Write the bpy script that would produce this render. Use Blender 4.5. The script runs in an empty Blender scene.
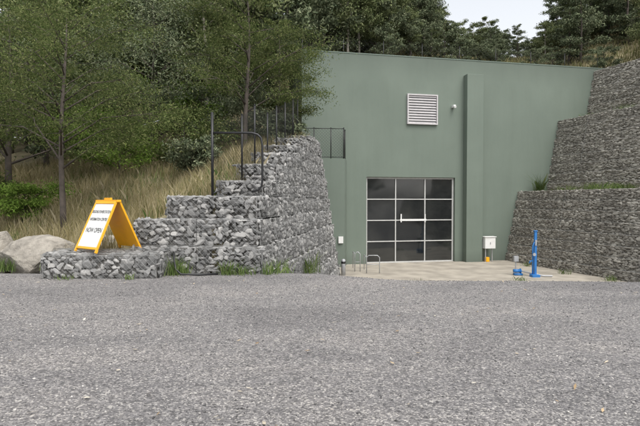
import bpy, math, random
import numpy as np
from mathutils import Vector, Matrix, noise as mnoise
random.seed(7); rng=np.random.default_rng(7)
S=bpy.context.scene
# ---------------------------------------------------------------- helpers
def link(o,parent=None):
    S.collection.objects.link(o)
    if parent: o.parent=parent
    return o
def empty(name):
    o=bpy.data.objects.new(name,None); o.empty_display_size=.2
    return link(o)
def mesh_obj(name,V,F,mat,parent=None,smooth=False):
    m=bpy.data.meshes.new(name)
    V=np.asarray(V,dtype=np.float32)
    if isinstance(F,np.ndarray):
        n,k=F.shape
        m.vertices.add(len(V)); m.vertices.foreach_set('co',V.ravel())
        m.loops.add(n*k); m.loops.foreach_set('vertex_index',F.astype(np.int32).ravel())
        m.polygons.add(n); m.polygons.foreach_set('loop_start',np.arange(0,n*k,k,dtype=np.int32))
        m.update(calc_edges=True)
    else:
        m.from_pydata([tuple(map(float,v)) for v in V],[],F); m.update()
    m.polygons.foreach_set('use_smooth',[smooth]*len(m.polygons))
    m.materials.append(mat)
    return link(bpy.data.objects.new(name,m),parent)
class MB:
    def __init__(s): s.V=[]; s.F=[]
    def box(s,c,size,yaw=0,pitch=0,roll=0):
        from mathutils import Euler
        R=Euler((pitch,roll,yaw)).to_matrix(); b=len(s.V)
        for dx in(-.5,.5):
            for dy in(-.5,.5):
                for dz in(-.5,.5):
                    p=R@Vector((dx*size[0],dy*size[1],dz*size[2]))
                    s.V.append((c[0]+p.x,c[1]+p.y,c[2]+p.z))
        for f in((0,1,3,2),(4,6,7,5),(0,4,5,1),(2,3,7,6),(0,2,6,4),(1,5,7,3)): s.F.append(tuple(b+i for i in f))
        return s
    def tube(s,pts,r,sides=8,cap=True):
        pts=[Vector(p) for p in pts]; n=len(pts)
        if not hasattr(r,'__len__'): r=[r]*n
        b=len(s.V); up=None
        for i,p in enumerate(pts):
            t=(pts[min(i+1,n-1)]-pts[max(i-1,0)]).normalized()
            if up is None: up=t.orthogonal().normalized()
            up=(up-t*up.dot(t))
            up=up.normalized() if up.length>1e-5 else t.orthogonal().normalized()
            w=t.cross(up)
            for k in range(sides):
                a=2*math.pi*k/sides
                q=p+(up*math.cos(a)+w*math.sin(a))*r[i]
                s.V.append(tuple(q))
        for i in range(n-1):
            for k in range(sides):
                k2=(k+1)%sides
                s.F.append((b+i*sides+k,b+i*sides+k2,b+(i+1)*sides+k2,b+(i+1)*sides+k))
        if cap:
            s.F.append(tuple(b+k for k in range(sides))[::-1])
            s.F.append(tuple(b+(n-1)*sides+k for k in range(sides)))
        return s
    def prism(s,poly_lo,poly_hi):
        n=len(poly_lo); b=len(s.V)
        s.V+= [tuple(p) for p in poly_lo]+[tuple(p) for p in poly_hi]
        for i in range(n):
            j=(i+1)%n; s.F.append((b+i,b+j,b+n+j,b+n+i))
        s.F.append(tuple(b+i for i in range(n))[::-1]); s.F.append(tuple(b+n+i for i in range(n)))
        return s
    def obj(s,name,mat,parent=None,smooth=False,bevel=0):
        o=mesh_obj(name,s.V,s.F,mat,parent,smooth)
        if bevel:
            m=o.modifiers.new('bevel','BEVEL'); m.width=bevel; m.segments=2
        return o
# ---------------------------------------------------------------- materials
def newmat(name):
    m=bpy.data.materials.new(name); m.use_nodes=True
    nt=m.node_tree; nt.nodes.clear()
    out=nt.nodes.new('ShaderNodeOutputMaterial'); b=nt.nodes.new('ShaderNodeBsdfPrincipled')
    nt.links.new(b.outputs[0],out.inputs[0])
    return m,nt,b,out
def N(nt,t,**kw):
    n=nt.nodes.new(t)
    for k,v in kw.items():
        if k in n.inputs.keys(): n.inputs[k].default_value=v
        else: setattr(n,k,v)
    return n
def ramp(nt,stops):
    r=nt.nodes.new('ShaderNodeValToRGB'); e=r.color_ramp.elements
    while len(e)<len(stops): e.new(.5)
    for i,(p,c) in enumerate(stops):
        e[i].position=p; e[i].color=(*c,1) if len(c)==3 else c
    return r
def coords(nt,scale=(1,1,1)):
    t=nt.nodes.new('ShaderNodeTexCoord'); m=nt.nodes.new('ShaderNodeMapping'); m.inputs['Scale'].default_value=scale
    nt.links.new(t.outputs['Object'],m.inputs[0]); return m
def plain(name,col,rough=.6,metal=0,var=.12,scale=6,bump=0):
    m,nt,b,o=newmat(name); c=coords(nt)
    n=N(nt,'ShaderNodeTexNoise',Scale=scale,Detail=6.0); nt.links.new(c.outputs[0],n.inputs['Vector'])
    r=ramp(nt,[(.3,[x*(1-var) for x in col]),(.7,[min(1,x*(1+var)) for x in col])])
    nt.links.new(n.outputs['Fac'],r.inputs[0]); nt.links.new(r.outputs[0],b.inputs['Base Color'])
    b.inputs['Roughness'].default_value=rough; b.inputs['Metallic'].default_value=metal
    if bump:
        bn=N(nt,'ShaderNodeBump',Strength=bump,Distance=.02); n2=N(nt,'ShaderNodeTexNoise',Scale=scale*8,Detail=4.0)
        nt.links.new(c.outputs[0],n2.inputs['Vector']); nt.links.new(n2.outputs['Fac'],bn.inputs['Height']); nt.links.new(bn.outputs[0],b.inputs['Normal'])
    return m
def island(name,stops,rough=.8,trans=0,noise_scale=.6,noise_amt=.5,bump=0,diffuse=False):
    m,nt,b,out=newmat(name)
    g=nt.nodes.new('ShaderNodeNewGeometry'); r=ramp(nt,stops); nt.links.new(g.outputs['Random Per Island'],r.inputs[0])
    c=coords(nt); n=N(nt,'ShaderNodeTexNoise',Scale=noise_scale,Detail=3.0); nt.links.new(c.outputs[0],n.inputs['Vector'])
    r2=ramp(nt,[(.33,(1-noise_amt,)*3),(.66,(1+noise_amt*.5,)*3)]); nt.links.new(n.outputs['Fac'],r2.inputs[0])
    mx=N(nt,'ShaderNodeMix',data_type='RGBA',blend_type='MULTIPLY'); mx.inputs[0].default_value=1
    nt.links.new(r.outputs[0],mx.inputs[6]); nt.links.new(r2.outputs[0],mx.inputs[7])
    nt.links.new(mx.outputs[2],b.inputs['Base Color']); b.inputs['Roughness'].default_value=rough
    b.inputs['Specular IOR Level'].default_value=.25
    if diffuse or trans:
        df_=nt.nodes.new('ShaderNodeBsdfDiffuse'); nt.links.new(mx.outputs[2],df_.inputs[0]); nt.links.new(df_.outputs[0],out.inputs[0])
    if trans:
        t=nt.nodes.new('ShaderNodeBsdfTranslucent'); ms=nt.nodes.new('ShaderNodeMixShader'); ms.inputs[0].default_value=trans
        nt.links.new(mx.outputs[2],t.inputs[0]); nt.links.new(df_.outputs[0],ms.inputs[1]); nt.links.new(t.outputs[0],ms.inputs[2])
        nt.links.new(ms.outputs[0],out.inputs[0])
    if bump:
        bn=N(nt,'ShaderNodeBump',Strength=bump,Distance=.02); n2=N(nt,'ShaderNodeTexNoise',Scale=35.0,Detail=5.0)
        nt.links.new(c.outputs[0],n2.inputs['Vector']); nt.links.new(n2.outputs['Fac'],bn.inputs['Height']); nt.links.new(bn.outputs[0],b.inputs['Normal'])
    return m
def asphalt():
    m,nt,b,out=newmat('chip_seal'); L=nt.links
    c=coords(nt)
    v=N(nt,'ShaderNodeTexVoronoi',Scale=68.0); L.new(c.outputs[0],v.inputs['Vector'])
    sep=nt.nodes.new('ShaderNodeSeparateColor'); L.new(v.outputs['Color'],sep.inputs[0])
    r=ramp(nt,[(0,(.095,.092,.093)),(.45,(.18,.174,.175)),(.8,(.275,.265,.26)),(1,(.47,.45,.42))]); L.new(sep.outputs[0],r.inputs[0])
    n=N(nt,'ShaderNodeTexNoise',Scale=11.0,Detail=8.0,Roughness=.78); L.new(c.outputs[0],n.inputs['Vector'])
    r1=ramp(nt,[(.3,(.6,.6,.6)),(.7,(1.27,1.27,1.27))]); L.new(n.outputs['Fac'],r1.inputs[0])
    c2=coords(nt,(.3,.8,1)); n2=N(nt,'ShaderNodeTexNoise',Scale=1.0,Detail=7.0,Roughness=.65,Distortion=.5); L.new(c2.outputs[0],n2.inputs['Vector'])
    r2=ramp(nt,[(.32,(.74,.73,.73)),(.48,(.97,.96,.95)),(.66,(1.18,1.15,1.11))]); L.new(n2.outputs['Fac'],r2.inputs[0])
    m1=N(nt,'ShaderNodeMix',data_type='RGBA',blend_type='MULTIPLY'); m1.inputs[0].default_value=1
    m2=N(nt,'ShaderNodeMix',data_type='RGBA',blend_type='MULTIPLY'); m2.inputs[0].default_value=1
    L.new(r.outputs[0],m1.inputs[6]); L.new(r1.outputs[0],m1.inputs[7]); L.new(m1.outputs[2],m2.inputs[6]); L.new(r2.outputs[0],m2.inputs[7])
    L.new(m2.outputs[2],b.inputs['Base Color']); b.inputs['Roughness'].default_value=.85
    bn=N(nt,'ShaderNodeBump',Strength=.8,Distance=.01); ad=N(nt,'ShaderNodeMath',operation='ADD')
    L.new(v.outputs['Distance'],ad.inputs[0]); L.new(n.outputs['Fac'],ad.inputs[1]); bn.invert=True
    L.new(ad.outputs[0],bn.inputs['Height']); L.new(bn.outputs[0],b.inputs['Normal'])
    return m
M_asph=asphalt()
def wallpaint():
    m,nt,b,out=newmat('green_painted_concrete'); L=nt.links
    c=coords(nt,(1,1,1)); n=N(nt,'ShaderNodeTexNoise',Scale=.35,Detail=8.0,Roughness=.6); L.new(c.outputs[0],n.inputs['Vector'])
    r=ramp(nt,[(.3,(.142,.176,.144)),(.7,(.166,.203,.167))]); L.new(n.outputs['Fac'],r.inputs[0])
    c2=coords(nt,(1.1,1.1,.1)); n2=N(nt,'ShaderNodeTexNoise',Scale=1.0,Detail=8.0,Roughness=.75,Distortion=.3); L.new(c2.outputs[0],n2.inputs['Vector'])
    r2=ramp(nt,[(.25,(.92,.92,.91)),(.55,(1,1,1)),(.8,(1.04,1.04,1.03))]); L.new(n2.outputs['Fac'],r2.inputs[0])
    mx=N(nt,'ShaderNodeMix',data_type='RGBA',blend_type='MULTIPLY'); mx.inputs[0].default_value=1
    L.new(r.outputs[0],mx.inputs[6]); L.new(r2.outputs[0],mx.inputs[7])
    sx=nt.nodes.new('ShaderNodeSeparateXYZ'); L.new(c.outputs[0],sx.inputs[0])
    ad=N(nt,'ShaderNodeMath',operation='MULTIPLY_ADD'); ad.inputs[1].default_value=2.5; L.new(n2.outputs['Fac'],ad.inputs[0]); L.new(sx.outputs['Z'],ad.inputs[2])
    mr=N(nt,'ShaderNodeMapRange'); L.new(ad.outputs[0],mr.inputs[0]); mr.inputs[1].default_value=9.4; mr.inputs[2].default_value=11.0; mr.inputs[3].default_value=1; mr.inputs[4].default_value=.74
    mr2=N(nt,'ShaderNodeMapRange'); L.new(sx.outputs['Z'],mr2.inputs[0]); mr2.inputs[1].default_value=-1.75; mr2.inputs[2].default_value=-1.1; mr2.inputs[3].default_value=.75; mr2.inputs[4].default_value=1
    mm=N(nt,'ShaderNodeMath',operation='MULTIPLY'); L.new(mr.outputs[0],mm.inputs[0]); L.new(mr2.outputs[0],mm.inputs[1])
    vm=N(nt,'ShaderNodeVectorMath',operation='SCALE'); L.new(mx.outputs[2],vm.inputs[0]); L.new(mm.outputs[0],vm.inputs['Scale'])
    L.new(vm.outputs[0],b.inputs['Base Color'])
    b.inputs['Roughness'].default_value=.8
    n3=N(nt,'ShaderNodeTexNoise',Scale=25.0,Detail=5.0); L.new(c.outputs[0],n3.inputs['Vector'])
    bn=N(nt,'ShaderNodeBump',Strength=.25,Distance=.01); L.new(n3.outputs['Fac'],bn.inputs['Height']); L.new(bn.outputs[0],b.inputs['Normal'])
    return m
M_wall=wallpaint()
M_walltrim=plain('painted_trim_green',(.14,.18,.148),.7,var=.08)
M_conc=plain('apron_concrete',(.36,.325,.27),.85,var=.25,scale=1.2,bump=.3)
M_stone=island('grey_basalt_stones',[(0,(.14,.14,.136)),(.35,(.225,.224,.218)),(.75,(.33,.325,.315)),(1,(.46,.45,.43))],.9,noise_scale=.8,noise_amt=.2,bump=.5)
M_stone2=island('tan_grey_stones',[(0,(.2,.185,.16)),(.4,(.3,.28,.245)),(.75,(.39,.37,.325)),(1,(.5,.475,.42))],.9,noise_scale=.7,noise_amt=.2,bump=.4)
M_core=plain('gabion_fill',(.13,.125,.115),.95,bump=.5)
M_core2=plain('gabion_fill_tan',(.2,.185,.155),.95,bump=.5)
M_wire=plain('galvanised_wire',(.42,.42,.41),.5,metal=.4)
M_black=plain('black_powdercoat',(.015,.015,.016),.4)
M_soil=plain('hillside_soil',(.22,.19,.11),.95,var=.4,scale=1.5,bump=.6)
M_grassdry=island('dry_grass',[(0,(.18,.17,.07)),(.3,(.3,.26,.135)),(.7,(.43,.37,.22)),(1,(.55,.48,.33))],.8,trans=.25,noise_scale=.45,noise_amt=.35)
M_grassfar=island('hill_grass',[(0,(.11,.13,.045)),(.5,(.22,.2,.1)),(1,(.37,.33,.19))],.8,noise_scale=.2,noise_amt=.4,diffuse=True)
M_weed=island('green_weeds',[(0,(.08,.13,.035)),(.6,(.15,.22,.07)),(1,(.28,.33,.14))],.7,trans=.3)
M_leafA=island('wattle_leaves',[(0,(.06,.09,.03)),(.5,(.12,.155,.055)),(.85,(.19,.22,.085)),(1,(.3,.3,.14))],.6,trans=.35,noise_scale=.9,noise_amt=.35)
M_leafB=island('eucalypt_leaves',[(0,(.075,.1,.06)),(.5,(.15,.18,.105)),(1,(.26,.28,.175))],.6,trans=0,noise_scale=.5,noise_amt=.35,diffuse=True)
M_leafD=island('forest_leaves',[(0,(.075,.1,.045)),(.5,(.15,.18,.08)),(1,(.25,.27,.14))],.6,trans=0,noise_scale=.4,noise_amt=.35,diffuse=True)
M_leafC=island('bright_shrub_leaves',[(0,(.09,.15,.03)),(.6,(.17,.27,.05)),(1,(.28,.36,.1))],.6,trans=.35,noise_scale=1.5,noise_amt=.4)
M_bark=plain('bark',(.085,.07,.058),.9,var=.4,scale=5,bump=.7)
M_bark2=plain('pale_bark',(.3,.27,.23),.85,var=.3,scale=4,bump=.4)
M_boulder=plain('granite_boulder',(.3,.275,.235),.9,var=.35,scale=4,bump=.9)
M_yellow=plain('yellow_plastic',(.85,.42,.015),.4,var=.06)
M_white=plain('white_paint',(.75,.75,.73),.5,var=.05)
M_frame=plain('door_frame_paint',(.52,.52,.5),.5,var=.08)
M_ink=plain('sign_ink',(.02,.02,.02),.6)
M_blue=plain('blue_enamel',(.03,.17,.45),.45,var=.15)
M_grey=plain('grey_steel',(.4,.41,.42),.45,metal=.3)
M_louv=plain('louvre_paint',(.5,.48,.48),.6,var=.08)
M_dark=plain('dark_interior',(.012,.013,.014),.8)
# glass
m,nt,b,o=newmat('dark_glass'); b.inputs['Roughness'].default_value=.05
b.inputs['IOR'].default_value=1.75
n=N(nt,'ShaderNodeTexNoise',Scale=.8,Detail=3.0); c=coords(nt); nt.links.new(c.outputs[0],n.inputs['Vector'])
r=ramp(nt,[(.35,(.01,.012,.013)),(.7,(.03,.032,.03))]); nt.links.new(n.outputs['Fac'],r.inputs[0]); nt.links.new(r.outputs[0],b.inputs['Base Color'])
n2=N(nt,'ShaderNodeTexNoise',Scale=.7,Detail=1.0); nt.links.new(c.outputs[0],n2.inputs['Vector'])
bn=N(nt,'ShaderNodeBump',Strength=.4,Distance=.02); nt.links.new(n2.outputs['Fac'],bn.inputs['Height']); nt.links.new(bn.outputs[0],b.inputs['Normal'])
M_glass=m
# ---------------------------------------------------------------- scatter builders
phi=(1+5**.5)/2
ICO=np.array([(-1,phi,0),(1,phi,0),(-1,-phi,0),(1,-phi,0),(0,-1,phi),(0,1,phi),(0,-1,-phi),(0,1,-phi),(phi,0,-1),(phi,0,1),(-phi,0,-1),(-phi,0,1)],float)
ICO/=np.linalg.norm(ICO[0])
ICOF=np.array([(0,11,5),(0,5,1),(0,1,7),(0,7,10),(0,10,11),(1,5,9),(5,11,4),(11,10,2),(10,7,6),(7,1,8),(3,9,4),(3,4,2),(3,2,6),(3,6,8),(3,8,9),(4,9,5),(2,4,11),(6,2,10),(8,6,7),(9,8,1)])
def subdiv(V,F):
    V=[tuple(v) for v in V]; cache={}; out=[]
    def mid(a,b):
        k=(min(a,b),max(a,b))
        if k not in cache:
            p=(np.array(V[a])+np.array(V[b]))/2; p/=np.linalg.norm(p); cache[k]=len(V); V.append(tuple(p))
        return cache[k]
    for a,b,c in F:
        x,y,z=mid(a,b),mid(b,c),mid(c,a); out+=[(a,x,z),(b,y,x),(c,z,y),(x,y,z)]
    return np.array(V),np.array(out)
ICO2,ICO2F=subdiv(ICO,ICOF)
class Stones:
    def __init__(s,fine=False,tum=.3): s.V=[]; s.F=[]; s.n=0; s.base,s.bf=(ICO2,ICO2F) if fine else (ICO,ICOF); s.fine=fine; s.tum=tum
    def add(s,C,U,W,Nn,sz,tum=None):
        tum=s.tum if tum is None else tum
        n=len(C); m=len(s.base)
        if n==0: return
        loc=s.base[None]*np.ones((n,1,1))*1.14
        for k in range(9 if s.fine else 5):
            d=rng.normal(0,1,(n,1,3)); d/=np.linalg.norm(d,axis=2,keepdims=True)
            h=rng.uniform(.36,.75,(n,1,1)); t=(loc*d).sum(2,keepdims=True)-h
            loc=loc-d*np.maximum(t,0)
        loc=loc*(1+rng.uniform(-.05,.05,(n,m,1)))
        loc=loc*sz[:,None,:]
        a=rng.normal(0,tum,(n,1)); x=loc[:,:,0]*np.cos(a)-loc[:,:,1]*np.sin(a); y=loc[:,:,0]*np.sin(a)+loc[:,:,1]*np.cos(a)
        P=C[:,None]+x[...,None]*U[None,None]+y[...,None]*W[None,None]+loc[:,:,2][...,None]*Nn[None,None]
        s.V.append(P.reshape(-1,3)); s.F.append((s.bf[None]+(np.arange(n)*m)[:,None,None]+s.n).reshape(-1,3)); s.n+=n*m
    def quad(s,p00,p10,p11,p01,cell=(.15,.12),depth=.07,out=.0,bulge=.05):
        p00,p10,p11,p01=[np.array(p,float) for p in(p00,p10,p11,p01)]
        U=p10-p00; lu=(np.linalg.norm(U)+np.linalg.norm(p11-p01))/2; W=p01-p00; lw=np.linalg.norm(W)
        if lu<.03 or lw<.03: return
        U/=np.linalg.norm(U); Nn=np.cross(U,W/lw); Nn/=np.linalg.norm(Nn); Wp=np.cross(Nn,U)
        nu=max(1,int(round(lu/cell[0]))); nw=max(1,int(round(lw/cell[1])))
        a,bq=np.meshgrid(np.arange(nu),np.arange(nw)); a=a.astype(float)
        a=(a+.5+(bq%2-.5)*.5+rng.uniform(-.38,.38,a.shape))/nu; bb=(bq+.5+rng.uniform(-.33,.33,a.shape))/nw
        a=np.clip(a,.0,1).ravel(); bb=bb.ravel()
        C=(p00[None]*((1-a)*(1-bb))[:,None]+p10[None]*(a*(1-bb))[:,None]+p11[None]*(a*bb)[:,None]+p01[None]*((1-a)*bb)[:,None])
        bul=bulge*(1-(2*bb-1)**2)
        C=C+Nn*(out+bul+rng.uniform(-.018,.018,len(a)))[:,None]
        k=rng.uniform(.7,1.45,(len(a),1))
        sz=np.stack([rng.uniform(.5,.9,len(a))*lu/nu,rng.uniform(.5,.8,len(a))*lw/nw,rng.uniform(.7,1.1,len(a))*depth],1)*k
        s.add(C,U,Wp,Nn,sz)
    def obj(s,name,mat,parent): return mesh_obj(name,np.concatenate(s.V),np.concatenate(s.F),mat,parent)
def leaves_mesh(C,L,W,droop=.3):
    n=len(C); d=rng.normal(0,1,(n,3)); d[:,2]-=droop; d/=np.linalg.norm(d,axis=1)[:,None]
    q=rng.normal(0,1,(n,3)); w=np.cross(d,q); w/=np.linalg.norm(w,axis=1)[:,None]
    l=L*rng.uniform(.6,1.4,(n,1)); ww=W*rng.uniform(.6,1.4,(n,1))
    V=np.stack([C-d*l*.5,C+w*ww*.5,C+d*l*.5,C-w*ww*.5],1).reshape(-1,3)
    return V,np.arange(n*4).reshape(-1,4)
def blades(P,h,w,lean,n3=None):
    n=len(P); ang=rng.uniform(0,2*math.pi,n); hh=h*rng.uniform(.35,1.3,n)
    dx=np.cos(ang); dy=np.sin(ang); a2=rng.uniform(0,2*math.pi,n); l=lean*rng.uniform(0,1.2,n)*hh
    B1=P+np.stack([dx,dy,0*dx],1)*w*.5; B2=P-np.stack([dx,dy,0*dx],1)*w*.5
    Mi=np.stack([np.cos(a2)*l*.35,np.sin(a2)*l*.35,hh*.6],1); T=P+np.stack([np.cos(a2)*l,np.sin(a2)*l,hh],1)
    V=np.stack([B1,B2,P+Mi-np.stack([dx,dy,0*dx],1)*w*.35,T,P+Mi+np.stack([dx,dy,0*dx],1)*w*.35],1).reshape(-1,3)
    F=np.arange(n*5).reshape(-1,5)
    return V,F
# ---------------------------------------------------------------- terrain functions
def sst(t): t=np.clip(t,0,1); return t*t*(3-2*t)
def crestf(x): return 10.75-.9*sst((x+.5)/2.5)-.07*np.clip(x-1,0,9)
def zyard(x,y):
    t=y-crestf(x); d=np.where(t<0,0,np.where(t<.8,.125*t*t,.08+.2*(t-.8)))
    return -np.minimum(d,1.75)
Wy=[10.6,11.0,11.4,12,13.4,14.9,16.5,18.3,20,22,26,29.6,31]; Wz=[-.5,-.3,.9,1.5,1.95,2.5,2.95,3.35,3.8,4.1,4.6,7.6,8.6]
Gy=[8,11.3,13,24,31,48,90,200]; Gz=[-1.5,0,.55,4.5,8.6,17.0,24,35]
def xwall(y): return np.where(y<20.7,-1.25+(y-11)*.175,.45)
def H(x,y):
    sh=np.minimum(4,.5*np.maximum(0,-5-x)); g=np.interp(y-sh,Gy,Gz)
    w=np.interp(y,Wy,Wz); d=xwall(y)-1-x
    k=1-sst((d-.6)/3.6); k=np.where(y>31,0,k)
    z=g*(1-k)+w*k
    z=z+.12*np.sin(x*1.3+y*.7)*np.sin(y*1.1-x*.4)*np.clip((y-12)/3,0,1)*(1-k)
    z=np.where(x>0,8.6*(y<31)+g*(y>=31),z)
    xt=np.interp(y,[10,18,24,27.5,29.2],[26,22,18.5,16.4,15.7])
    z=z+.32*np.maximum(0,x-xt-.6)*(x>0)
    z=z-(y>38)*np.clip((y-38)/10,0,1)*3.2*np.exp(-((x/np.maximum(y,1)-.36)/.14)**2)
    return z
def sheet(name,X,Y,Z,mat,parent=None,smooth=True):
    nr,nc=X.shape; V=np.stack([X,Y,Z],-1).reshape(-1,3)
    i=np.arange(nr-1)[:,None]*nc+np.arange(nc-1)[None]
    F=np.stack([i,i+1,i+nc+1,i+nc],-1).reshape(-1,4)
    return mesh_obj(name,V,F,mat,parent,smooth)
xs=np.concatenate([np.linspace(-400,-30,12),np.linspace(-28,28,113),np.linspace(30,400,12)])
ys=np.concatenate([np.linspace(-400,-10,12),np.linspace(-9,32,165),np.linspace(34,400,12)])
X,Y=np.meshgrid(xs,ys); sheet('ground',X,Y,zyard(X,Y)+.012*np.sin(X*.9+Y*.3)*np.sin(Y*.8),M_asph)
xs=np.linspace(.2,13.5,30); ys=np.linspace(20.4,29.5,20); X,Y=np.meshgrid(xs,ys); sheet('concrete_apron',X,Y,0*X-1.73,M_conc)
ys=np.linspace(10.4,29.6,97); T=np.concatenate([np.linspace(0,12,61),np.linspace(12.6,80,30)])
Y,TT=np.meshgrid(ys,T,indexing='ij'); X=(xwall(Y)-.6)-TT
X=np.where(Y>23.6,np.minimum(X,-.3-TT),X); Z=H(X,Y)
sheet('hillside',X[:,::-1],Y[:,::-1],Z[:,::-1],M_soil)
xs=np.linspace(-90,110,161); ys=np.concatenate([np.linspace(29.6,60,70),np.linspace(62,190,30)]); X,Y=np.meshgrid(xs,ys)
sheet('hill_terrain',X,Y,H(X,Y),M_soil)
def pw(path,y):
    p=sorted(path,key=lambda q:q[1]); return np.interp(y,[q[1] for q in p],[q[0] for q in p])
LOW=[(10.5,28.2),(11.5,24.5),(12.9,20.2),(15.0,13.5),(18,4)]
MID=[(13.0,28.75),(13.65,26.5),(15.2,22.5),(17.5,16),(21.5,5)]
TOP=[(15.5,29.2),(16.1,27.5),(17.6,24),(21.5,18),(27.5,6)]
ys=np.linspace(4,29.6,80); T=np.concatenate([np.linspace(0,12,30),np.linspace(13,80,20)]); Y,TT=np.meshgrid(ys,T,indexing='ij')
X=pw(TOP,Y)+.5+TT; sheet('hillside',X,Y,8.95+.32*np.maximum(0,TT-.4)+0*Y,M_soil)
def ledge(a,b,z,off):
    Y,T=np.meshgrid(np.linspace(4,29.3,60),np.linspace(0,1,8),indexing='ij')
    X=(pw(a,Y)+off)*(1-T)+(pw(b,Y)+.3)*T
    return sheet('terrace_ledge',X,Y,z+.05*np.sin(X*3)*np.sin(Y*2)+0*Y,M_soil)
ledge(LOW,MID,2.08,.9); ledge(MID,TOP,6.12,.85)
# ---------------------------------------------------------------- gabion walls
def norms(path,side):
    P=[np.array(p,float) for p in path]; out=[]
    for i in range(len(P)):
        t=P[min(i+1,len(P)-1)]-P[max(i-1,0)]; t/=np.linalg.norm(t); out.append(np.array([t[1],-t[0]])*side)
    return out
def wires_on(mb,p00,p10,p11,p01,off,sp,r):
    p00,p10,p11,p01=[np.array(p,float) for p in(p00,p10,p11,p01)]
    U=p10-p00; lu=np.linalg.norm(U); W=p01-p00; lw=np.linalg.norm(W); Nn=np.cross(U/lu,W/lw)
    def P(a,b): 
        a/=lu; b/=lw
        return p00*(1-a)*(1-b)+p10*a*(1-b)+p11*a*b+p01*(1-a)*b+Nn*(off+.05*(1-(2*b-1)**2))
    s=-lw
    while s<lu:
        for d in(1,-1):
            a0,b0,a1,b1=(s,0,s+lw,lw) if d==1 else (s,lw,s+lw,0)
            if a0<0: b0=b0+d*(-a0); a0=0
            if a1>lu: b1=b1-d*(a1-lu); a1=lu
            if a1-a0>.02: 
                am,bm=(a0+a1)/2,(b0+b1)/2
                mb.tube([P(a0,b0),P(am,bm),P(a1,b1)],r,3,False)
        s+=sp
def edge_wires(mb,q,off,r):
    q=[np.array(p,float) for p in q]; Nn=np.cross(q[1]-q[0],q[3]-q[0]); Nn/=np.linalg.norm(Nn)
    for i in range(4): mb.tube([q[i]+Nn*off,q[(i+1)%4]+Nn*off],r,4,False)
gw=empty('gabion_wall'); st=Stones(True,.5); core=MB(); wire=MB()
PATH=[(-1.25,11.0),(.45,20.7),(.62,22.2),(-.1,23.7),(-2.2,24.6)]
NS=norms(PATH,1)
zs=[-1.8,-1.2,-.6,0,.6,1.2,1.72,2.1,2.6,3.05,3.45,3.9,4.2]
starts=[11.4,11.4,11.2,11.0,11.15,11.4,12.1,13.4,14.9,16.5,18.2,19.8]
lefts=[None,None,None,-4.1,-4.1,-3.48,-2.45,None,None,None,None,None]
B=.13; CELL=(.115,.09)
def pt_at(y,off):
    t=(y-11.0)/9.7; p=np.array(PATH[0])*(1-t)+np.array(PATH[1])*t
    n=NS[0]*(1-t)+NS[1]*t; return p+n*off
for k in range(12):
    z0,z1=zs[k],zs[k+1]; off=-B*(z0+z1)/2-.015*k; ys0=starts[k]
    seq=[pt_at(ys0,off)]; y=ys0+1.0+(k%2)*1.0
    while y<20.3: seq.append(pt_at(y,off)); y+=2.0
    seq+= [np.array(PATH[i])+NS[i]*off for i in(1,2,3,4)]
    inner=[pt_at(ys0,off-1.0)]+[np.array(PATH[i])+NS[i]*(off-1.0) for i in(1,2,3,4)]
    outer=[seq[0]]+[np.array(PATH[i])+NS[i]*off for i in(1,2,3,4)]
    for i in range(4):
        poly=[outer[i],outer[i+1],inner[i+1],inner[i]]
        core.prism([(*p,z0+.004) for p in poly],[(*p,z1-.03) for p in poly])
    for i in range(len(seq)-1):
        a,b_=seq[i],seq[i+1]
        q=[(*a,z0+.02),(*b_,z0+.02),(*b_,z1-.02),(*a,z1-.02)]
        st.quad(*q,cell=CELL,depth=.055,bulge=.03)
        if i<len(seq)-4: wires_on(wire,*q,.055,.12,.0022)
        edge_wires(wire,q,.065,.005)
    lx=lefts[k]; a=seq[0]; ysf=a[1]
    if lx is None: lx=a[0]-1.0
    q=[(lx,ysf,z0+.02),(a[0],ysf,z0+.02),(a[0],ysf,z1-.02),(lx,ysf,z1-.02)]
    st.quad(*q,cell=CELL,depth=.055,bulge=.03); wires_on(wire,*q,.055,.12,.0022)
    n=max(1,round((a[0]-lx)/1.2))
    for j in range(n):
        xa=lx+(a[0]-lx)*j/n; xb=lx+(a[0]-lx)*(j+1)/n
        edge_wires(wire,[(xa,ysf,z0+.01),(xb,ysf,z0+.01),(xb,ysf,z1),(xa,ysf,z1)],.07,.005)
    if lefts[k] is not None:
        core.box(((lx+a[0]-1.1)/2,ysf+.5,(z0+z1)/2-.014),(a[0]-1.1-lx,1.0,z1-z0-.03))
        st.quad((lx,ysf+1,z0),(lx,ysf,z0),(lx,ysf,z1),(lx,ysf+1,z1),cell=CELL,depth=.05)
    yn=starts[k+1] if k<11 else 21.0
    yt=max(yn,ysf+.15)
    xl=lx; b2=pt_at(min(yt+.1,20.7),off)
    yy=ysf+(1.0 if lefts[k] is not None else max(.2,yt-ysf+.1))
    st.quad((xl,ysf,z1-.04),(a[0],ysf,z1-.04),(b2[0],yy,z1-.04),(xl,yy,z1-.04),cell=(.13,.11),depth=.035,bulge=0)
bx0,bx1,by0,by1,bz=-5.75,-3.35,10.3,11.3,.53
core.box(((bx0+bx1)/2,(by0+by1)/2,bz/2-.02),(bx1-bx0-.06,by1-by0-.06,bz-.04))
def blockq(x0,x1,y0,y1,z0,z1):
    return [[(x0,y0,z0),(x1,y0,z0),(x1,y0,z1),(x0,y0,z1)],[(x1,y0,z0),(x1,y1,z0),(x1,y1,z1),(x1,y0,z1)],
            [(x0,y1,z0),(x0,y0,z0),(x0,y0,z1),(x0,y1,z1)],[(x0,y0,z1),(x1,y0,z1),(x1,y1,z1),(x0,y1,z1)]]
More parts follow.
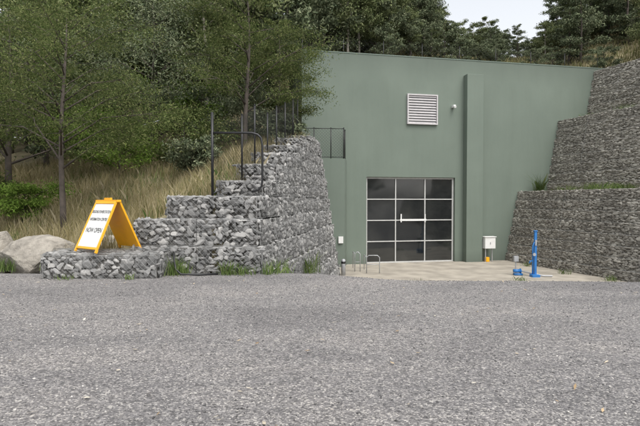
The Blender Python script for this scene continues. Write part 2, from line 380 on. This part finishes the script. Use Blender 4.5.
for i,q in enumerate(blockq(bx0+.03,bx1-.03,by0+.03,by1,0,bz-.04)):
    st.quad(*q,cell=(.12,.09),depth=.055 if i<3 else .035,out=0 if i<3 else -.01,bulge=.03 if i<3 else 0); wires_on(wire,*q,.06 if i<3 else .03,.12,.0022); edge_wires(wire,q,.065 if i<3 else .03,.005)
st.obj('stones',M_stone,gw); core.obj('core',M_core,gw); wire.obj('wire_mesh',M_wire,gw)
def terrace(path,z0,z1,batter,cell):
    g=empty('gabion_wall'); s=Stones(False,.14); c=MB(); w=MB(); ns=norms(path,-1); ns=[-n if n[0]>0 else n for n in ns]
    nc=int(round((z1-z0)/.5)); dz=(z1-z0)/nc
    seg=[]
    for i in range(len(path)-1):
        L=np.linalg.norm(np.array(path[i+1])-np.array(path[i])); m=max(1,int(L/2.0))
        for j in range(m):
            t=j/m; seg.append((np.array(path[i])*(1-t)+np.array(path[i+1])*t,ns[i]*(1-t)+ns[i+1]*t))
    seg.append((np.array(path[-1]),ns[-1]))
    for k in range(nc):
        off=-batter*dz*k; a0=z0+k*dz; a1=a0+dz
        for i in range(len(seg)-1):
            if seg[i+1][0][1]<6: continue
            p=seg[i][0]+seg[i][1]*off; q=seg[i+1][0]+seg[i+1][1]*off
            pi=seg[i][0]+seg[i][1]*(off-.9); qi=seg[i+1][0]+seg[i+1][1]*(off-.9)
            c.prism([(*x,a0+.003) for x in(p,q,qi,pi)],[(*x,a1-.02) for x in(p,q,qi,pi)])
            quad=[(*q,a0),(*p,a0),(*p,a1),(*q,a1)]
            nn=np.cross(np.array(quad[1])-np.array(quad[0]),np.array(quad[3])-np.array(quad[0]))
            if nn[0]>0: quad=[(*p,a0),(*q,a0),(*q,a1),(*p,a1)]
            ce=cell if seg[i][0][1]>15 else (.24,.1)
            s.quad(*quad,cell=ce,depth=.032,out=rng.uniform(-.012,.018),bulge=.025); edge_wires(w,quad,.05,.005)
            s.quad((*quad[3][:2],a1-.02),(*quad[2][:2],a1-.02),(*(np.array(quad[2][:2])-seg[i][1]*.25),a1-.02),(*(np.array(quad[3][:2])-seg[i][1]*.25),a1-.02),cell=(.2,.12),depth=.025,bulge=0)
    s.obj('stones',M_stone2,g); c.obj('core',M_core2,g); w.obj('wire_mesh',M_wire,g)
terrace(LOW,-1.8,2.15,.2,(.14,.066)); terrace(MID,2.1,6.2,.19,(.14,.066)); terrace(TOP,6.15,9.15,.18,(.14,.066))
# ---------------------------------------------------------------- station building
bd=empty('power_station_building')
A=np.array([.63,26.1]); Bp=np.array([16.06,29.3]); dv=(Bp-A)/np.linalg.norm(Bp-A); nv=np.array([dv[1],-dv[0]])
yaw=math.atan2(dv[1],dv[0]); LEN=np.linalg.norm(Bp-A)
def bp(s,o=0): return A+dv*s+nv*o
def s_of_px(px):
    t=(px-320)/500; return (t*A[1]-A[0])/(dv[0]-t*dv[1])
def Zat(py,s): return 1.6-(py-200)/500*bp(s)[1]
ZT=9.33; ZB=-1.75
d0,d1=s_of_px(366.5),s_of_px(455); dtop=Zat(176,(d0+d1)/2); sL=-1.6; sR=LEN+2.5
mb=MB()
def wallbox(mb,s0,s1,z0,z1,o0,o1):
    P=[bp(s0,o0),bp(s1,o0),bp(s1,o1),bp(s0,o1)]; mb.prism([(*p,z0) for p in P],[(*p,z1) for p in P])
v0,v1=s_of_px(407),s_of_px(436); vz0,vz1=Zat(123,(v0+v1)/2),Zat(94.5,(v0+v1)/2)
o0,o1=-.4,0
prof=[(sL,ZB-.3),(d0,ZB-.3),(d0,dtop),(d1,dtop),(d1,ZB-.3),(sR,ZB-.3),(sR,ZT),(sL,ZT)]
mb.prism([(*bp(s,o1),z) for s,z in prof],[(*bp(s,o0),z) for s,z in prof])
wallbox(mb,sL,sR,ZT-.4,ZT-.03,-4.5,-.41); wallbox(mb,sL,sL+.4,ZB,ZT-.41,-4.5,-.41)
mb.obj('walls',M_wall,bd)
mb=MB(); wallbox(mb,d0-1,d1+1,ZB-.2,dtop+1,-4.2,-4.0); wallbox(mb,d0-1,d1+1,dtop+.1,dtop+.2,-4.0,-.42); mb.obj('interior',M_dark,bd)
p0,p1=s_of_px(463),s_of_px(479)
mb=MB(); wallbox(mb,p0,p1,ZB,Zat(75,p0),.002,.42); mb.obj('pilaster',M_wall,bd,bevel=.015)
mb=MB(); wallbox(mb,sL-.02,sR,ZT,ZT+.05,-.42,.02); mb.obj('parapet_cap',M_walltrim,bd)
mb=MB(); nl=11
for i in range(nl):
    z=vz0+(vz1-vz0)*(i+.5)/nl; h_=(vz1-vz0)/nl
    P=[bp(v0+.05,.02),bp(v1-.05,.02),bp(v1-.05,.1),bp(v0+.05,.1)]
    zz=[h_*.35,h_*.35,-h_*.25,-h_*.25]
    mb.prism([(*p,z+e-.02) for p,e in zip(P,zz)],[(*p,z+e) for p,e in zip(P,zz)])
for s_ in(v0,v1):
    c=bp(s_,.06); mb.box((c[0],c[1],(vz0+vz1)/2),(.07,.14,vz1-vz0+.07),yaw=yaw)
for z in(vz0,vz1):
    c=bp((v0+v1)/2,.06); mb.box((c[0],c[1],z),(v1-v0-.07,.135,.07),yaw=yaw)
mb.obj('louvre_vent',M_louv,bd)
mb=MB(); wallbox(mb,v0+.02,v1-.02,vz0+.02,vz1-.02,.002,.012); mb.obj('louvre_backing',M_grey,bd)
DO=-.2; mb=MB(); gl=MB(); nc_,nr_=3,4
for i in range(nc_+1):
    s_=d0+(d1-d0)*i/nc_; w_=.08 if i in(0,nc_) else .055
    s_=min(max(s_,d0+.05),d1-.05); c=bp(s_,DO); mb.box((c[0],c[1],(ZB+dtop)/2),(w_,.08,dtop-ZB-.01),yaw=yaw)
for j in range(nr_+1):
    z=ZB+.05+(dtop-ZB-.1)*j/nr_; c=bp((d0+d1)/2,DO+.003); mb.box((c[0],c[1],z),(d1-d0-.012,.07,.08 if j in(0,nr_) else .05),yaw=yaw)
mb.obj('door_frame',M_frame,bd)
# panes: one sheet of glass per opening, each a hair out of true
import itertools
for i,j in itertools.product(range(nc_),range(nr_)):
    sa=d0+.03+(d1-d0-.06)*i/nc_; sb=d0+.03+(d1-d0-.06)*(i+1)/nc_; za=ZB+.03+(dtop-ZB-.06)*j/nr_; zb_=ZB+.03+(dtop-ZB-.06)*(j+1)/nr_
    e=[DO-.02+random.uniform(-.006,.006) for _ in range(3)]; e.append(e[0]+e[2]-e[1])
    b0=len(gl.V); gl.V+=[(*bp(sa,e[0]),za),(*bp(sb,e[1]),za),(*bp(sb,e[2]),zb_),(*bp(sa,e[3]),zb_)]; gl.F.append((b0,b0+1,b0+2,b0+3))
gl.obj('door_glass',M_glass,bd)
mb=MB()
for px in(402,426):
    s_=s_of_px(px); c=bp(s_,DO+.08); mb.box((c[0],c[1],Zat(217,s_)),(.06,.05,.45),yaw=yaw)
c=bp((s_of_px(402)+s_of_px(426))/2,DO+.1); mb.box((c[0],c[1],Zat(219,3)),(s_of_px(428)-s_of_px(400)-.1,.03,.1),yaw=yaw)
mb.obj('door_reflection_bars',M_white,bd)  # white bars imitating bright reflection streaks on the glass, not handles
mb=MB(); c=bp(s_of_px(452),.14); z=Zat(106,s_of_px(452)); mb.box((c[0],c[1],z),(.14,.26,.14),yaw=yaw); mb.tube([(c[0],c[1],z),(c[0]+nv[0]*.2,c[1]+nv[1]*.2,z-.06)],.07,10)
mb.obj('wall_floodlight',M_white,bd,bevel=.01)
mb=MB(); P=[(-2.2,24.9),(1.25,25.25),(1.4,26.18),(-2.2,25.5)]
mb.prism([(*p,ZB-.2) for p in P],[(*p,3.75) for p in P]); mb.obj('wing_wall',M_wall,bd)
mb=MB(); mb.box((1.05,25.17,-.35),(.24,.07,.34),yaw=.1); mb.obj('meter_plate',M_white,bd)
ec=empty('electrical_cabinet'); c=bp(s_of_px(485),.45)
mb=MB(); mb.box((c[0],c[1],-.68),(.62,.32,.62),yaw=yaw); mb.box((c[0],c[1],-.35),(.7,.4,.04),yaw=yaw); mb.obj('housing',M_white,ec,bevel=.01)
mb=MB()
for d in(-.2,.2): mb.tube([(c[0]+dv[0]*d,c[1]+dv[1]*d,-1.74),(c[0]+dv[0]*d,c[1]+dv[1]*d,-.99)],.03,8)
mb.box((c[0]+nv[0]*.165,c[1]+nv[1]*.165,-.7),(.04,.02,.12),yaw=yaw); mb.obj('legs',M_grey,ec)
mb=MB(); mb.box((c[0]-.1,c[1],-1.6),(.2,.2,.25),yaw=yaw); mb.obj('junction_box',M_yellow,ec,bevel=.01)
# fences -------------------------------------------------------------
def fence(name,pts,h,sp=.11,wr=.0018,mat=M_black,pr=.025,rail=True,bot=True,mesh=True):
    g=empty(name); mb=MB(); ms=MB()
    for p in pts:
        mb.tube([p,(p[0],p[1],p[2]+h)],pr,8); mb.tube([(p[0],p[1],p[2]+h),(p[0],p[1],p[2]+h+.02)],pr*1.25,8)
    for a,b_ in zip(pts[:-1],pts[1:]):
        A_=np.array(a);B_=np.array(b_)
        if rail: mb.tube([A_+[0,0,h-.03],B_+[0,0,h-.03]],pr*.7,6)
        if bot: mb.tube([A_+[0,0,.08],B_+[0,0,.08]],pr*.6,6)
        if not mesh: continue
        L=np.linalg.norm(B_-A_); HH=h-.1; s=-HH
        def P(u,v): return A_+(B_-A_)*(u/L)+np.array([0,0,.06+v])
        while s<L:
            for d in(1,-1):
                a0,b0,a1,b1=(s,0,s+HH,HH) if d==1 else (s,HH,s+HH,0)
                if a0<0: b0+=d*(-a0); a0=0
                if a1>L: b1-=d*(a1-L); a1=L
                if a1-a0>.02: ms.tube([P(a0,b0),P(a1,b1)],wr,3,False)
            s+=sp
    mb.obj('posts_and_rails',mat,g,True)
    if mesh: ms.obj('chain_mesh',mat,g)
    return g
fp=[]
for y,zz in[(11.75,1.75),(13.0,2.12),(14.3,2.62),(15.6,2.62),(16.9,3.07),(18.3,3.47),(19.8,3.9),(21.2,4.2)]:
    x=float(xwall(np.array(y)))-.13*zz-.85; fp.append((x,y,zz-.03))
fp[0]=(-2.52,11.75,1.7)
g=fence('chainlink_fence',fp,1.75,sp=.1,wr=.0026,rail=False)
mb=MB(); y0=11.72; zt=3.2; pts=[(-2.52,y0,zt),(-1.6,y0,zt),(-1.46,y0,zt-.04),(-1.38,y0,zt-.12),(-1.35,y0,zt-.3),(-1.35,y0,2.1),(-1.37,y0,1.95),(-1.45,y0,1.86),(-1.6,y0,1.82)]
mb.tube(pts,.026,8); mb.tube([(-2.52,y0,1.6),(-2.52,y0,3.68)],.032,8); mb.obj('end_hoop_rail',M_black,g,True)
fence('chainlink_fence',[(-1.6,25.1,3.75),(-.3,25.22,3.75),(.55,25.3,3.75),(1.2,25.35,3.75),(1.3,26.05,3.75)],1.55,sp=.15,wr=.004)
rf=[tuple(map(float,(*bp(s,-1.6),ZT-.03))) for s in np.linspace(-1.3,LEN+1.5,9)]
fence('chainlink_fence',rf,1.3,sp=.3,wr=.003,pr=.018,rail=False,bot=False,mesh=True)
for (x0,x1,y,h) in[(1.65,1.9,23.6,.95),(2.15,2.75,23.0,.85)]:
    g=empty('handrail'); mb=MB(); zb=-1.75
    mb.tube([(x0,y,zb),(x0,y,zb+h-.1),(x0+.1,y,zb+h),(x1-.1,y,zb+h),(x1,y,zb+h-.1),(x1,y,zb)],.02,8)
    mb.tube([(x0,y,zb+h*.5),(x1,y,zb+h*.5)],.015,8)
    mb.tube([(x0,y,zb+h-.1),(x0,y+1.2,zb+h-.1),(x0,y+1.3,zb+h-.2),(x0,y+1.3,zb)],.02,8)
    mb.obj('rail',M_grey,g,True)
g=empty('bollard'); x,y=1.05,22.4; mb=MB(); mb.tube([(x,y,-1.76),(x,y,-1.05),(x,y,-1.0)],[.1,.1,.07],12); mb.obj('post',M_grey,g,True)
mb=MB(); mb.tube([(x,y,-1.2),(x,y,-1.1)],.104,12); mb.obj('band',M_black,g,True)
g=empty('water_standpipe'); x,y=9.5,22.0; zb=-1.73
mb=MB(); mb.box((x,y,zb+1.0),(.11,.1,2.0)); mb.box((x,y,zb+2.02),(.15,.14,.05)); mb.box((x-.05,y-.1,zb+.05),(.35,.32,.12)); mb.obj('post',M_blue,g,bevel=.01)
mb=MB(); mb.tube([(x-.13,y-.05,zb+.05),(x-.13,y-.05,zb+1.35),(x-.08,y-.05,zb+1.5),(x,y-.03,zb+1.5)],.032,10)
mb.tube([(x-.13,y-.05,zb+.7),(x-.26,y-.1,zb+.7),(x-.3,y-.1,zb+.6)],.03,10); mb.tube([(x-.13,y-.05,zb+1.0),(x-.13,y-.2,zb+1.0)],.025,8)
mb.obj('pipe',M_blue,g,True)
mb=MB(); mb.tube([(x-.13,y-.2,zb+1.0),(x-.13,y-.23,zb+1.0)],.07,14); mb.box((x,y-.07,zb+1.5),(.07,.02,.25)); mb.obj('valve_wheel',M_grey,g)
g=empty('water_meter'); x,y=8.9,22.4
mb=MB(); mb.tube([(x-.2,y,zb+.2),(x+.1,y,zb+.2)],.08,14); mb.tube([(x+.1,y,zb+.2),(x+.13,y,zb+.2)],.11,14); mb.box((x,y,zb+.05),(.36,.22,.08)); mb.obj('valve_body',M_blue,g,True)
mb=MB(); mb.tube([(x+.13,y,zb+.2),(x+.4,y-.3,zb+.15),(x+.9,y-.5,zb+.05),(x+1.3,y-.55,zb+.045)],.035,10); mb.box((x-.1,y,zb+.75),(.2,.16,.25)); mb.tube([(x-.1,y,zb+.02),(x-.1,y,zb+.63)],.03,8); mb.obj('meter_and_hose',M_grey,g)
g=empty('black_drain_pipe'); mb=MB(); mb.tube([(-3.22,10.95,.5),(-3.15,10.75,.4),(-3.08,10.62,.15),(-2.95,10.57,.05),(-2.6,10.62,.035),(-2.2,10.75,.03)],.022,8); mb.obj('pipe',M_black,g,True)
# ---------------------------------------------------------------- A-frame sign
sg=empty('a_frame_sign'); th=math.radians(36)
wd=Vector((math.cos(th),-math.sin(th),0)); sd=Vector((-math.sin(th),-math.cos(th),0))
W_,HH,SP=.84,1.06,.52; cen=Vector((-4.6,10.85,.53))
def fr(u,t,side,o=0):
    base=cen+wd*(u*W_*(1-.06*t))+sd*(side*SP*(1-t)*.95+side*.03)+Vector((0,0,HH*t))
    nn=(sd*side*HH+Vector((0,0,SP))).normalized()
    return base+nn*o
def panel(mb,u0,u1,t0,t1,side,o0,o1):
    q=[fr(u0,t0,side,o0),fr(u1,t0,side,o0),fr(u1,t1,side,o0),fr(u0,t1,side,o0)]
    r_=[fr(u0,t0,side,o1),fr(u1,t0,side,o1),fr(u1,t1,side,o1),fr(u0,t1,side,o1)]
    mb.prism(q,r_)
mb=MB()
for side in(1,-1):
    panel(mb,-.5,.5,.06,1,side,-.012,.012)
    for (a,b_,c_,d_) in[(-.5,-.45,.0,1),(.45,.5,.0,1),(-.45,.45,.95,1),(-.45,.45,.06,.1)]: panel(mb,a,b_,c_,d_,side,.0125,.03)
    for u in(-.475,.475): panel(mb,u-.03,u+.03,0,.06,side,-.02,.012)
mb.box(cen+Vector((0,0,HH+.015)),(.84,.1,.05),yaw=-th)
mb.box(cen+Vector((0,0,HH+.06)),(.24,.05,.05),yaw=-th)
mb.obj('frame',M_yellow,sg,bevel=.006)
for side in(1,-1):
    mb=MB(); panel(mb,-.445,.445,.105,.945,side,.0125,.018); mb.obj('face_panel',M_white,sg)
def sign_text(body,t,size,sx=1):
    cu=bpy.data.curves.new('lettering','FONT'); cu.body=body; cu.size=size; cu.align_x='CENTER'; cu.offset=.0018
    o=bpy.data.objects.new('lettering',cu); S.collection.objects.link(o)
    yv=(fr(0,1,1)-fr(0,0,1)).normalized(); xv=wd.normalized(); zv=xv.cross(yv)
    M=Matrix((xv,yv,zv)).transposed().to_4x4(); M.translation=fr(0,t,1,.0205)
    dg=bpy.context.evaluated_depsgraph_get(); me=bpy.data.meshes.new_from_object(o.evaluated_get(dg)); bpy.data.objects.remove(o)
    me.transform(Matrix.Diagonal((sx,1,1,1))); me.transform(M); me.materials.clear(); me.materials.append(M_ink); n=bpy.data.objects.new('lettering',me); link(n,sg)
sign_text('BOGONG POWER STATION',.76,.095,.58); sign_text('INFORMATION CENTRE',.61,.095,.64); sign_text('NOW OPEN',.38,.15,.74)
# ---------------------------------------------------------------- boulders
def boulder(c,s,seed,sub=5):
    import bmesh
    g=empty('boulder'); bm=bmesh.new(); bmesh.ops.create_icosphere(bm,subdivisions=sub,radius=1)
    R=random.Random(seed); planes=[(Vector((R.gauss(0,1),R.gauss(0,1),R.gauss(0,.8))).normalized(),R.uniform(.6,.85)) for _ in range(9)]
    for v in bm.verts:
        p=v.co.copy(); d=1+.25*mnoise.noise(p*1.1+Vector((seed,0,0)))+.05*mnoise.noise(p*4)
        q=p*d
        for n_,h in planes:
            t=q.dot(n_)-h
            if t>0: q-=n_*t*.9
        q*=1+.03*mnoise.noise(p*7+Vector((seed,1,2)))+.012*mnoise.noise(p*20)
        v.co=Vector((q.x*s[0],q.y*s[1],q.z*s[2]))+Vector(c)
    me=bpy.data.meshes.new('rock'); bm.to_mesh(me); bm.free(); me.materials.append(M_boulder); link(bpy.data.objects.new('rock',me),g)
boulder((-6.75,12.0,.25),(1.05,.65,.55),2); boulder((-7.95,12.3,.35),(.6,.5,.65),5); boulder((-9.0,12.7,.3),(.6,.5,.5),8)
boulder((-5.3,12.3,.5),(.4,.3,.28),11)
# ---------------------------------------------------------------- grass & weeds
def put_blades(name,P,h,w,lean,mat,parent=None):
    V,F=blades(P,h,w,lean); return mesh_obj(name,V,F,mat,parent)
n=75000; y=rng.uniform(11.2,25,n); x=xwall(y)-1.1-rng.uniform(0,17,n)
z=H(x,y)
keep=(z>-.0)&(np.sin(x*2.1+np.sin(y*1.7)*2)+np.sin(y*2.3+x)>-1.3); keep&=~((x>-4.2)&(y<12.2)); keep&=~((x>-6)&(y<11.4))
P=np.stack([x,y,z-.03],1)[keep]; put_blades('dry_grass',P,.52,.015,.55,M_grassdry)
n=32000; x=rng.uniform(-4,42,n); y=rng.uniform(30,52,n); put_blades('dry_grass',np.stack([x,y,H(x,y)-.05],1),.6,.07,.5,M_grassfar)
def tuft(cx,cy,cz,r,n,h,w=.02):
    a=rng.uniform(0,6.28,n); q=r*np.sqrt(rng.random(n))*rng.uniform(.4,1.6,n); return np.stack([cx+q*np.cos(a),cy+q*np.sin(a),cz+0*q],1),h
Vs=[];Fs=[];o_=0
weeds=[(-3.15,10.75,0,.18,90,.4),(-3.0,10.9,0,.15,60,.35),(-2.0,10.85,0,.2,90,.3),(-1.7,10.8,0,.25,80,.2),(-1.15,10.9,0,.2,70,.25),(-.9,11.6,-.1,.2,70,.35),(-3.9,10.2,0,.12,30,.12),(-5.2,10.2,0,.15,30,.12),(-.3,15,-.55,.3,120,.6),(-4.0,11.5,.6,.3,120,.35),
 (12.3,28.0,2.1,.3,200,.95),(12.6,25.6,2.1,.5,160,.3),(14.0,22.9,2.1,.5,300,.3),(13.3,24.3,2.1,.5,260,.4),(13.7,23.3,2.1,.5,260,.35),(15.5,20,2.1,.6,300,.4),(15.2,28.2,6.15,.4,150,.4),(16.2,26,6.15,.4,150,.4),(15.4,25.4,6.15,.4,150,.35),(11.2,22.8,-1.75,.25,60,.25),(12.2,20.8,-1.75,.25,80,.25),(10.6,25.5,-1.75,.2,60,.25),
 (-7.3,11.5,.0,.4,200,.3),(-6.0,11.4,.05,.3,160,.25),(-8.4,11.9,.0,.5,260,.35),(-9.5,12.2,.0,.6,300,.35),(-5.3,11.6,.1,.4,200,.3),(8.3,20.6,-1.72,.3,60,.2)]
for i in range(90):
    xx=random.uniform(.5,12.5); yy=random.uniform(19.8,20.5) if random.random()<.5 else float(crestf(np.array(xx)))+random.uniform(.2,2)
    weeds.append((xx,yy,float(zyard(np.array(xx),np.array(yy)))-.01,.12,10,.08))
for (cx,cy,cz,r_,n,h) in weeds:
    P,h=tuft(cx,cy,cz,r_,n,h); V,F=blades(P,h,.014,.9); Vs.append(V); Fs.append(F+o_); o_+=len(V)
mesh_obj('weeds',np.concatenate(Vs),np.concatenate(Fs),M_weed)
n=10000; y=rng.uniform(11.6,22,n); x=xwall(y)-1.2-rng.uniform(0,13,n); k=(np.sin(x*.9+1)*np.sin(y*.8)>.1)&~((x>-4.2)&(y<12.2))
put_blades('green_grass',np.stack([x,y,H(x,y)-.03],1)[k],.4,.018,.6,M_weed)
n=360; x=rng.uniform(-8,8,n); y=2.6+8*rng.random(n)**1.3
C=np.stack([x,y,zyard(x,y)+.018],1); d=rng.normal(0,1,(n,3)); d[:,2]*=.15; d/=np.linalg.norm(d,axis=1)[:,None]; w=np.cross(d,[0,0,1.0]); w[:,2]+=rng.normal(0,.2,n); L_=rng.uniform(.012,.045,(n,1)); ww=L_*.3
V=np.stack([C-d*L_,C-d*L_*.2+w*ww,C+d*L_,C-d*L_*.1-w*ww],1).reshape(-1,3); 
M_litter=island('leaf_litter',[(0,(.3,.2,.1)),(.5,(.5,.4,.27)),(1,(.7,.65,.55))],.8)
mesh_obj('fallen_leaves',V,np.arange(n*4).reshape(-1,4),M_litter)
s=Stones(); n=22000; x=rng.uniform(-8,8,n); y=2.3+8.5*rng.random(n)**1.5; k=np.abs(x)<y*.75; x=x[k];y=y[k]; n=len(x)
sz=(.004+.009*rng.random((n,1))**3)*np.array([[1.3,1,.8]]); s.add(np.stack([x,y,zyard(x,y)+.012*np.sin(x*.9+y*.3)*np.sin(y*.8)+.003],1),np.array([1,0,0.]),np.array([0,1,0.]),np.array([0,0,1.]),sz,2)
s.obj('loose_gravel',island('gravel_chips',[(0,(.08,.08,.08)),(.6,(.23,.22,.22)),(1,(.5,.48,.45))],.9),None)
# ---------------------------------------------------------------- trees
def tree_geo(h,r0,crown,nb,nleaf,LL,LW,seed,lean=(0,0),clear=.3,cl=.35,drop=.3,subs=3):
    R=random.Random(seed); mb=MB(); pts=[];rad=[]
    for i in range(9):
        t=i/8; pts.append((lean[0]*t*h+.06*h*.3*math.sin(t*5+seed)*t,lean[1]*t*h+.05*h*.3*math.cos(t*4+seed)*t,h*t*.92)); rad.append(r0*(1-t)**.8+.012)
    mb.tube(pts,rad,8)
    cents=[]
    for b in range(nb):
        t=clear+(1-clear)*(b+R.random())/nb; i=min(7,int(t*8)); f=t*8-i
        p=Vector(pts[i]).lerp(Vector(pts[i+1]),min(1,f)); a=b*2.4+R.uniform(-.5,.5)
        tt=(t-clear)/(1-clear); L=crown[0]*(math.sin(math.pi*min(1,.22+tt*.72))**.7)*R.uniform(.55,1.2)
        rise=R.uniform(.15,.7)*L
        end=p+Vector((math.cos(a)*L,math.sin(a)*L,rise)); mid=p.lerp(end,.5)+Vector((R.uniform(-.1,.1)*L,R.uniform(-.1,.1)*L,.12*L))
        br=rad[i]*.42; mb.tube([p,mid,end],[br,br*.6,.006],5)
        for q in(.45,.7,.95):
            c=(p.lerp(mid,q*2) if q<.5 else mid.lerp(end,(q-.5)*2))
            cents.append((c,L*.22+.1))
            for s_ in range(subs):
                a2=a+R.uniform(-1.5,1.5); l2=L*R.uniform(.2,.5); e2=c+Vector((math.cos(a2)*l2,math.sin(a2)*l2,R.uniform(-.25,.45)*l2))
                mb.tube([c,c.lerp(e2,.5)+Vector((0,0,.05*l2)),e2],[br*.35,br*.2,.004],3); cents.append((e2,l2*.5+.08)); cents.append((c.lerp(e2,.6),l2*.4+.06))
    C=np.array([tuple(c) for c,_ in cents]); rr=np.array([r for _,r in cents]); w=(rr**1.5)*rng.uniform(.1,1.9,len(rr)); w/=w.sum()
    idx=rng.choice(len(C),nleaf,p=w); off=rng.normal(0,1,(nleaf,3))*rr[idx][:,None]*cl*np.array([1,1,.55])*1.5
    off[:,2]-=np.abs(rng.normal(0,1,nleaf))*rr[idx]*drop*.6
    V,F=leaves_mesh(C[idx]+off,LL,LW,droop=drop)
    return mb,V,F
def add_tree(name,loc,*a,bark=M_bark,leaf=M_leafA,**k):
    g=empty(name); g.location=loc; mb,V,F=tree_geo(*a,**k)
    mb.obj('trunk_and_limbs',bark,g,True); mesh_obj('foliage',V,F,leaf,g); return g
def hz(x,y): return float(H(np.array(float(x)),np.array(float(y))))
add_tree('wattle_tree',(-7.5,14.6,hz(-7.5,14.6)-.1),6.9,.085,(3.0,3),30,42000,.085,.021,3,clear=.3,cl=.34,drop=.4)
add_tree('wattle_tree',(-3.0,20.0,hz(-3,20)-.1),7.2,.1,(2.5,3),26,32000,.1,.026,11,lean=(.02,0),clear=.25,cl=.33)
add_tree('wattle_tree',(-1.9,22.8,hz(-1.9,22.8)-.1),6.0,.08,(1.7,3),22,16000,.11,.03,17,lean=(.0,0),clear=.2,cl=.33)
add_tree('wattle_tree',(-11.5,18.5,hz(-11.5,18.5)-.1),8,.12,(3.4,3),26,26000,.12,.034,23,clear=.2)
add_tree('wattle_tree',(-7.2,21.5,hz(-7.2,21.5)-.1),7.5,.11,(3.1,3),26,24000,.13,.038,29,clear=.15,leaf=M_leafB)
add_tree('wattle_tree',(-15.5,20.5,hz(-15.5,20.5)-.1),8,.12,(3.5,3),24,22000,.13,.04,31,clear=.15)
def add_shrub(loc,h,r,n,leaf,seed,LL=.1,LW=.035):
    add_tree('shrub',loc,h,.03,(r,1),14,n,LL,LW,seed,clear=.05,cl=.5,leaf=leaf,subs=2)
add_shrub((-9.6,16.2,hz(-9.6,16.2)),1.3,.9,8000,M_leafC,41)
for i,(x,y,h,r_) in enumerate([(-5.2,19.2,2.6,1.4),(-4.2,17.6,1.5,.7),(-8,20,2.5,1.6),(-12,17.5,2.0,1.2),(-3.2,22,2.6,1.5),(-10,22,3,1.8),(-14,19,2.5,1.6),(-1.6,20.5,1.4,.6),(-5.5,23.5,3,1.8),(-2.2,24.2,2.2,1.2)]):
    add_shrub((x,y,hz(x,y)-.1),h,r_,6000,[M_leafA,M_leafB,M_leafC][i%3] if i<9 else M_leafA,50+i,.13,.045)
df=empty('distant_trees'); var=[]
for i in range(5):
    mb,V,F=tree_geo([9,11,8,12,10][i],.14,([2.6,2.9,2.4,3.0,2.2][i],3),20,[8500,9500,7500,10000,7500][i],.3,.11,100+i,clear=[.2,.3,.1,.25,.1][i],cl=.36,subs=2)
    a=mb.obj('trunks',M_bark2 if i%2 else M_bark,df,True); b_=mesh_obj('crown',V,F,[M_leafB,M_leafD][i%2],df)
    var.append((a.data,b_.data)); bpy.data.objects.remove(a); bpy.data.objects.remove(b_)
R=random.Random(5)
def inst(x,y,s,v=None,z=None,vs=1):
    z=hz(x,y)-.2 if z is None else z; v=R.randrange(5) if v is None else v; rot=R.uniform(0,6.28); sz=s*vs*R.uniform(.9,1.1)
    for d,nm in zip(var[v],('trunks','crown')):
        o=bpy.data.objects.new(nm,d); o.location=(x,y,z); o.rotation_euler=(0,0,rot); o.scale=(s,s,sz); link(o,df)
for i in range(520):
    y=R.uniform(24,62); x=R.uniform(-.78*y,.8*y); b=x/y
    if y<34 and x>-3: continue
    if x>0 and y<38 and x<17: continue
    if .1<b<.5: continue
    s=R.uniform(.55,1.0)
    if -.02<b: s=R.uniform(.4,.75)
    if R.random()<.6: continue
    inst(x,y,s)
# scrub and trees along the slope directly behind the roof; lower on the open saddle
for i in range(125):
    x=R.uniform(-1,25); y=R.uniform(34.5,52); b=x/y
    if b<.2: top=1.6+y*R.uniform(.36,.5)
    elif b<.25: top=1.6+y*R.uniform(.35,.4)
    elif b<.47: top=1.6+y*R.uniform(.31,.362)
    else: top=1.6+y*R.uniform(.36,.45)
    h=top-hz(x,y)
    if h<1.0: h=R.uniform(.9,1.8)
    s=min(.75,h/9.8); inst(x,y,max(s,min(.28,s*1.7)),vs=s/max(s,min(.28,s*1.7)))
for (x,y,s) in[(18.5,27.5,.45),(21,28,.6),(24,32,.7),(22,36,.7),(27,40,.8),(30,36,.8),(25,44,.55),(17.8,31.5,.3),(20,40,.33)]: inst(x,y,s)
# unseen tree line added behind the camera to vary the door glass reflection
for i in range(16): inst(-34+i*4.6+R.uniform(-1.5,1.5),-34+R.uniform(-6,6),R.uniform(.7,1.1),z=-.1)
# ---------------------------------------------------------------- light, sky, camera
w=bpy.data.worlds.new('World'); S.world=w; w.use_nodes=True; nt=w.node_tree; nt.nodes.clear()
out=nt.nodes.new('ShaderNodeOutputWorld'); bg=nt.nodes.new('ShaderNodeBackground'); sky=nt.nodes.new('ShaderNodeTexSky')
EL,AZ=math.radians(58),math.radians(150)
sky.sky_type='NISHITA'; sky.sun_disc=False; sky.sun_elevation=EL; sky.sun_rotation=AZ; sky.air_density=1.2; sky.dust_density=4.0
hs=nt.nodes.new('ShaderNodeHueSaturation'); hs.inputs['Saturation'].default_value=.2; hs.inputs['Value'].default_value=1.85
nt.links.new(sky.outputs[0],hs.inputs['Color']); nt.links.new(hs.outputs[0],bg.inputs[0]); bg.inputs[1].default_value=.15; nt.links.new(bg.outputs[0],out.inputs[0])
sl=bpy.data.lights.new('sun','SUN'); sl.energy=.9; sl.angle=math.radians(25); sl.color=(1,.95,.87); so=link(bpy.data.objects.new('sun',sl))
d=Vector((math.sin(AZ)*math.cos(EL),math.cos(AZ)*math.cos(EL),math.sin(EL))); so.rotation_euler=d.to_track_quat('Z','Y').to_euler(); so.location=(0,0,30)
cam=bpy.data.cameras.new('camera'); cam.lens=28.1; cam.sensor_width=36; cam.clip_end=2000
co=link(bpy.data.objects.new('camera',cam)); co.location=(0,0,1.6); co.rotation_euler=(math.radians(90-1.35),0,0); S.camera=co
S.view_settings.view_transform='Standard'; S.view_settings.look='None'; S.view_settings.exposure=0
